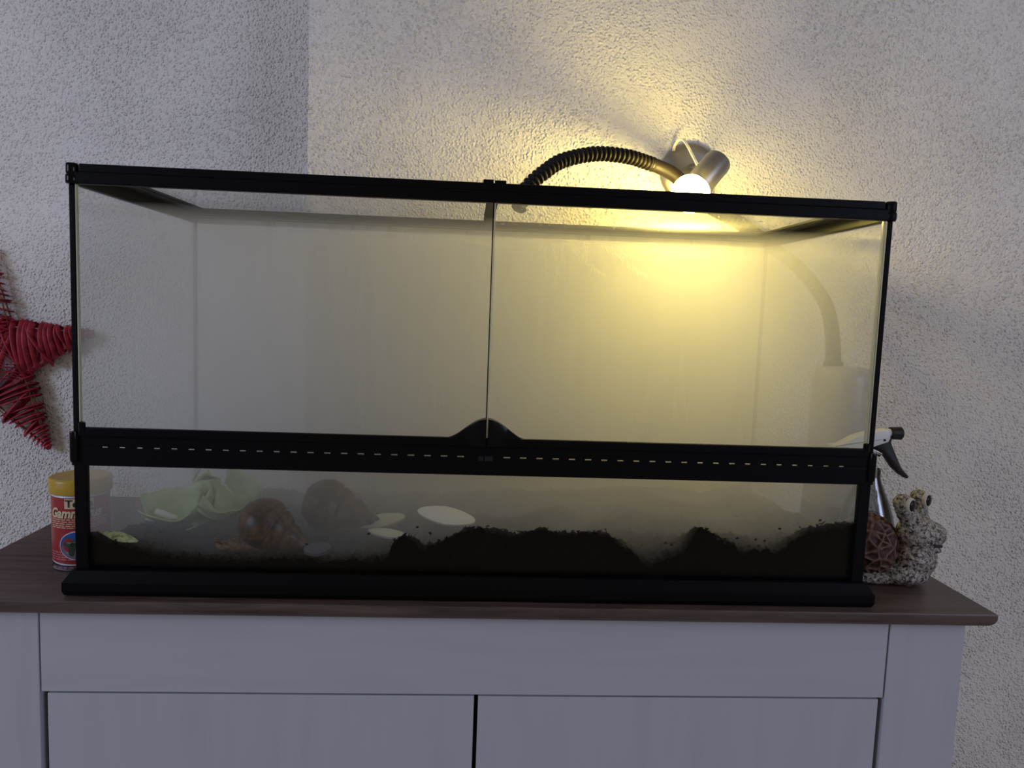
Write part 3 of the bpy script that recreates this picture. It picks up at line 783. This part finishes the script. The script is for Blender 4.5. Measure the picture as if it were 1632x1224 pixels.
# shell with raised cobbled relief
bm = bmesh.new(); t = bmesh.new(); bmesh.ops.create_icosphere(t, subdivisions=6, radius=1)
cells = [Vector((rdx.gauss(0, 1), rdx.gauss(0, 1), rdx.gauss(0, 1))).normalized() for rdx in [random.Random(5)] for _ in range(120)]
for v in t.verts:
    p = v.co.normalized()
    ds = sorted((p-c).length for c in cells)[:2]
    e = min(1, (ds[1]-ds[0])/.11)
    cup = 1-min(1, ds[0]/.16)
    k = 1 + .075*(1-e)**1.0 - .05*cup + .02*mn.noise(p*7)
    v.co = Vector((p.x*.0375*k, p.y*.033*k, p.z*.041*k))
merge(bm, t, Matrix.Translation((.5025, .088, .0450)) @ Matrix.Rotation(.15, 4, 'Y'))
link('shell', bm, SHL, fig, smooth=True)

# ================================================================ FOOD TUB
JX, JY, JR = -0.4932, 0.095, 0.0315
TUBW = mat('white_tub', (.66, .65, .68), .35)
jar = thing('food_tub', (JX, JY, 0), 'red labelled plastic pet food tub with yellow lid left of the terrarium', 'tub')
bm = bmesh.new(); lathe(bm, [(0, .0006), (.029, .0006), (.0312, .002), (JR, .004), (JR, .0945), (.030, .096), (0, .096)], 56, Matrix.Translation((JX, JY, 0)))
link('body', bm, TUBW, jar, smooth=True, auto=.8)
YEL = mat('yellow_lid', (.52, .33, .03), .35)
bm = bmesh.new(); lathe(bm, [(0, .0935), (.0338, .0935), (.0347, .095), (.0343, .099), (.0348, .1005), (.0343, .1025), (.0348, .1085), (.0340, .1108), (.031, .1120), (.029, .1112), (0, .1112)], 56, Matrix.Translation((JX, JY, 0)))
link('lid', bm, YEL, jar, smooth=True, auto=.9)
A0 = math.atan2(-0.83-JY, -0.02-JX)     # direction of the label's centre, facing the room
A0 -= 0.10
def wrap(u, z, e=0): a = A0 + u/JR; return Vector((JX+(JR+e)*math.cos(a), JY+(JR+e)*math.sin(a), z))
def wrap_grid(bm, u0, u1, z0, z1, e, f0=None, f1=None, n=40, nz=1):
    G = []
    for i in range(n+1):
        u = u0+(u1-u0)*i/n; a = f0(u) if f0 else z0; b = f1(u) if f1 else z1
        G.append([bm.verts.new(wrap(u, a+(b-a)*k/nz, e)) for k in range(nz+1)])
    for i in range(n):
        for k in range(nz): bm.faces.new((G[i][k], G[i+1][k], G[i+1][k+1], G[i][k+1]))
RED = mat('label_red', (.34, .022, .028), .35); CRM = mat('label_cream', (.66, .55, .34), .4)
INK = mat('label_ink', (.02, .015, .02), .4); PNK = mat('label_pink', (.62, .30, .30), .4)
WHT = mat('label_white', (.75, .74, .76), .4); BLU = mat('label_blue', (.03, .12, .42), .4)
DGR = mat('label_green', (.03, .06, .03), .5); GRY = mat('label_haze', (.16, .15, .2), .5); LGR = mat('label_leaf', (.15, .22, .1), .5)
UM = PI*JR*.98
bm = bmesh.new(); sag = lambda u: .0095+.0035*(min(1, abs(u)/.045))**2
wrap_grid(bm, -UM, UM, 0, .0905, .0003, f0=sag, n=90); lab = link('label', bm, RED, jar, smooth=True)
lab['label'] = 'red printed wrap label'
def patch(name, m, fn):
    b = bmesh.new(); fn(b); return link(name, b, m, lab, smooth=True)
patch('black_band', INK, lambda b: wrap_grid(b, -UM, UM, 0, 0, .0003, f0=lambda u: .0026+.001*(min(1, abs(u)/.045))**2, f1=lambda u: sag(u)-.0018, n=90))
patch('logo_panel', CRM, lambda b: wrap_grid(b, -.0150, .0165, .0775, .0895, .0006, n=20))
def disc(b, u, z, ru, rz, e, a0=0, a1=2*PI):
    c = b.verts.new(wrap(u, z, e)); n = 32; R = [b.verts.new(wrap(u+ru*math.cos(a0+(a1-a0)*k/n), z+rz*math.sin(a0+(a1-a0)*k/n), e)) for k in range(n+1)]
    for k in range(n): b.faces.new((c, R[k], R[k+1]))
patch('picture_ring', WHT, lambda b: disc(b, -.0005, .0325, .0215, .0180, .0006))
patch('picture_sky', BLU, lambda b: disc(b, -.0005, .0325, .0203, .0168, .0009))
patch('picture_ground', GRY, lambda b: disc(b, -.0005, .0325, .0203, .0168, .0012, PI*1.02, PI*1.98))
def creature(b):
    disc(b, .001, .0335, .0150, .0052, .0015); disc(b, -.0125, .0345, .0042, .0030, .0015); disc(b, -.008, .0260, .0028, .0060, .0015); disc(b, .006, .0260, .0025, .0055, .0015)
patch('picture_animal', DGR, creature)
patch('picture_leaf', LGR, lambda b: (disc(b, -.010, .0365, .003, .0012, .0018), disc(b, -.002, .0370, .005, .0010, .0018), disc(b, .004, .0325, .004, .0009, .0018)))
def lines(zs, m, nm, w=.0007, s=1.0, u0=-.024, u1=.024):
    rr_ = random.Random(int(zs[0]*1e4))
    def fn(b):
        for z in zs:
            u = u0
            while u < u1:
                k = rr_.uniform(.003, .008); wrap_grid(b, u, min(u1, u+k), z, z+w, .0007, n=4); u += k+.0012
    patch(nm, m, fn)
lines([.0635, .0610, .0585, .0560, .0538], CRM, 'small_print', .0010, u0=-.034, u1=.034)
lines([.0235, .0205, .0175, .0148], PNK, 'small_print', .0008, u0=-.036, u1=.036)
lines([.0056, .0042], PNK, 'small_print', .0006, u0=-.034, u1=.034)
def text_on(txt, size, u0, z0, m, e, shear=0, bold=.0, sx=1):
    cu = bpy.data.curves.new('lettering', 'FONT'); cu.body = txt; cu.size = size; cu.shear = shear; cu.offset = bold; cu.resolution_u = 3
    to = bpy.data.objects.new('lettering', cu); COL.objects.link(to)
    bpy.context.view_layer.update()
    me = bpy.data.meshes.new_from_object(to.evaluated_get(bpy.context.evaluated_depsgraph_get()))
    bpy.data.objects.remove(to)
    bm = bmesh.new(); bm.from_mesh(me)
    bmesh.ops.triangulate(bm, faces=bm.faces)
    for v in bm.verts: v.co = wrap(u0+v.co.x*sx, z0+v.co.y, e)
    return link('lettering', bm, m, lab)
text_on('Tetra', .0125, -.0140, .0795, INK, .0010, bold=.0003, sx=1.05)
text_on('Gammarus', .0165, -.0350, .0665, CRM, .0010, shear=.25, bold=.0006, sx=.82)

# ================================================================ WICKER STAR
YS = YW+STEP-0.016
SC_, SR, SI = Vector((-0.8757, 0.2161)), 0.1933, 0.0773
star = thing('wicker_star', (SC_.x, YS, SC_.y), 'red wicker star of wound strips hanging on the wall left of the terrarium', 'star ornament')
REDS = mat('red_willow', (.36, .022, .045), .5, spec=.4)
v = coords(REDS, (1, 1, 1)); g = noise_node(REDS, v, 90, 3, .6)
c = ramp(REDS, g, [(.3, (.17, .008, .016)), (.55, (.40, .022, .050)), (.8, (.50, .05, .07))])
REDS.node_tree.links.new(c, REDS.node_tree.nodes['Principled BSDF'].inputs['Base Color']); bump(REDS, g, .4, .0015)
TWIGB = mat('bare_willow', (.30, .16, .09), .6)
aA = math.atan2(0.271-.224, -.643+.817)
def at2(r, a, y=0): return Vector((SC_.x+r*math.cos(a), YS+y, SC_.y+r*math.sin(a)))
rs = random.Random(21)
tips = [aA+2*PI*k/5 for k in range(5)]
bm = bmesh.new()
for k in range(5):
    for y in (-.011, .011):
        for s in (-1, 1):
            tube(bm, [at2(SI*.93, tips[k]+s*PI/5, y*.7), at2(SR*.97, tips[k]+s*.001, 0)], .0015, 6)
link('frame', bm, TWIGB, star, smooth=True)
def ribbon(pts, wdt):
    bm = bmesh.new(); n_ = len(pts); tube(bm, pts, lambda s: wdt*(.92+.12*math.sin(s*17+wdt*999)), 8, caps=False, flat=.22)
    return bm
for k in range(5):
    a = tips[k]; u = Vector((math.cos(a), 0, math.sin(a))); w_ = Vector((-math.sin(a), 0, math.cos(a))); C = Vector((SC_.x, YS, SC_.y))
    r = SI*.70; i = 0
    while r < SR*.99:
        f = max(.03, (SR-r)/(SR-SI*.81)); hw = f*SI*math.sin(PI/5)*1.02+.0035; th = .012*min(1, f*1.3)+.003
        sl_ = rs.uniform(.10, .30)*(1 if i % 5 else -1)*min(1, f*1.6+.25)
        pts = []
        for q in range(19):
            ph = 2*PI*q/18; cw = hw*math.cos(ph); yy = th*math.sin(ph)
            pts.append(C+u*(r+sl_*cw+.0012*math.sin(ph*2))+w_*cw*(1+.02*rs.random())+Vector((0, yy-.0006*(i % 3), 0)))
        link('strip', ribbon(pts, rs.uniform(.0058, .0074)*(.6+.4*min(1, f*2))), REDS, star, smooth=True)
        r += rs.uniform(.0080, .0098)*(.6+.4*min(1, f*2)); i += 1
    # tip knot
    bm = bmesh.new(); tube(bm, [C+u*(SR*.93), C+u*(SR*.985), C+u*(SR*1.005)], [.0048, .0052, .0028], 8)
    link('tip', bm, REDS, star, smooth=True)
# strips crossing the centre from notch to notch
for k in range(5):
    for j in range(6):
        a = tips[k]+PI/5; b = tips[(k+2) % 5]+PI/5
        p0 = at2(SI*rs.uniform(.96, 1.12), a+(j-3)*.07, 0); p1 = at2(SI*rs.uniform(.96, 1.12), b+(3-j)*.07, 0)
        y = -.012-.0012*(j % 3)-rs.uniform(0, .002)
        m1 = p0.lerp(p1, .15); m2 = p0.lerp(p1, .5); m3 = p0.lerp(p1, .85)
        for m_ in (m1, m2, m3): m_.y += y
        m2.y -= .002
        link('strip', ribbon(catmull([p0, m1, m2, m3, p1], 5), rs.uniform(.0036, .0050)), REDS, star, smooth=True)
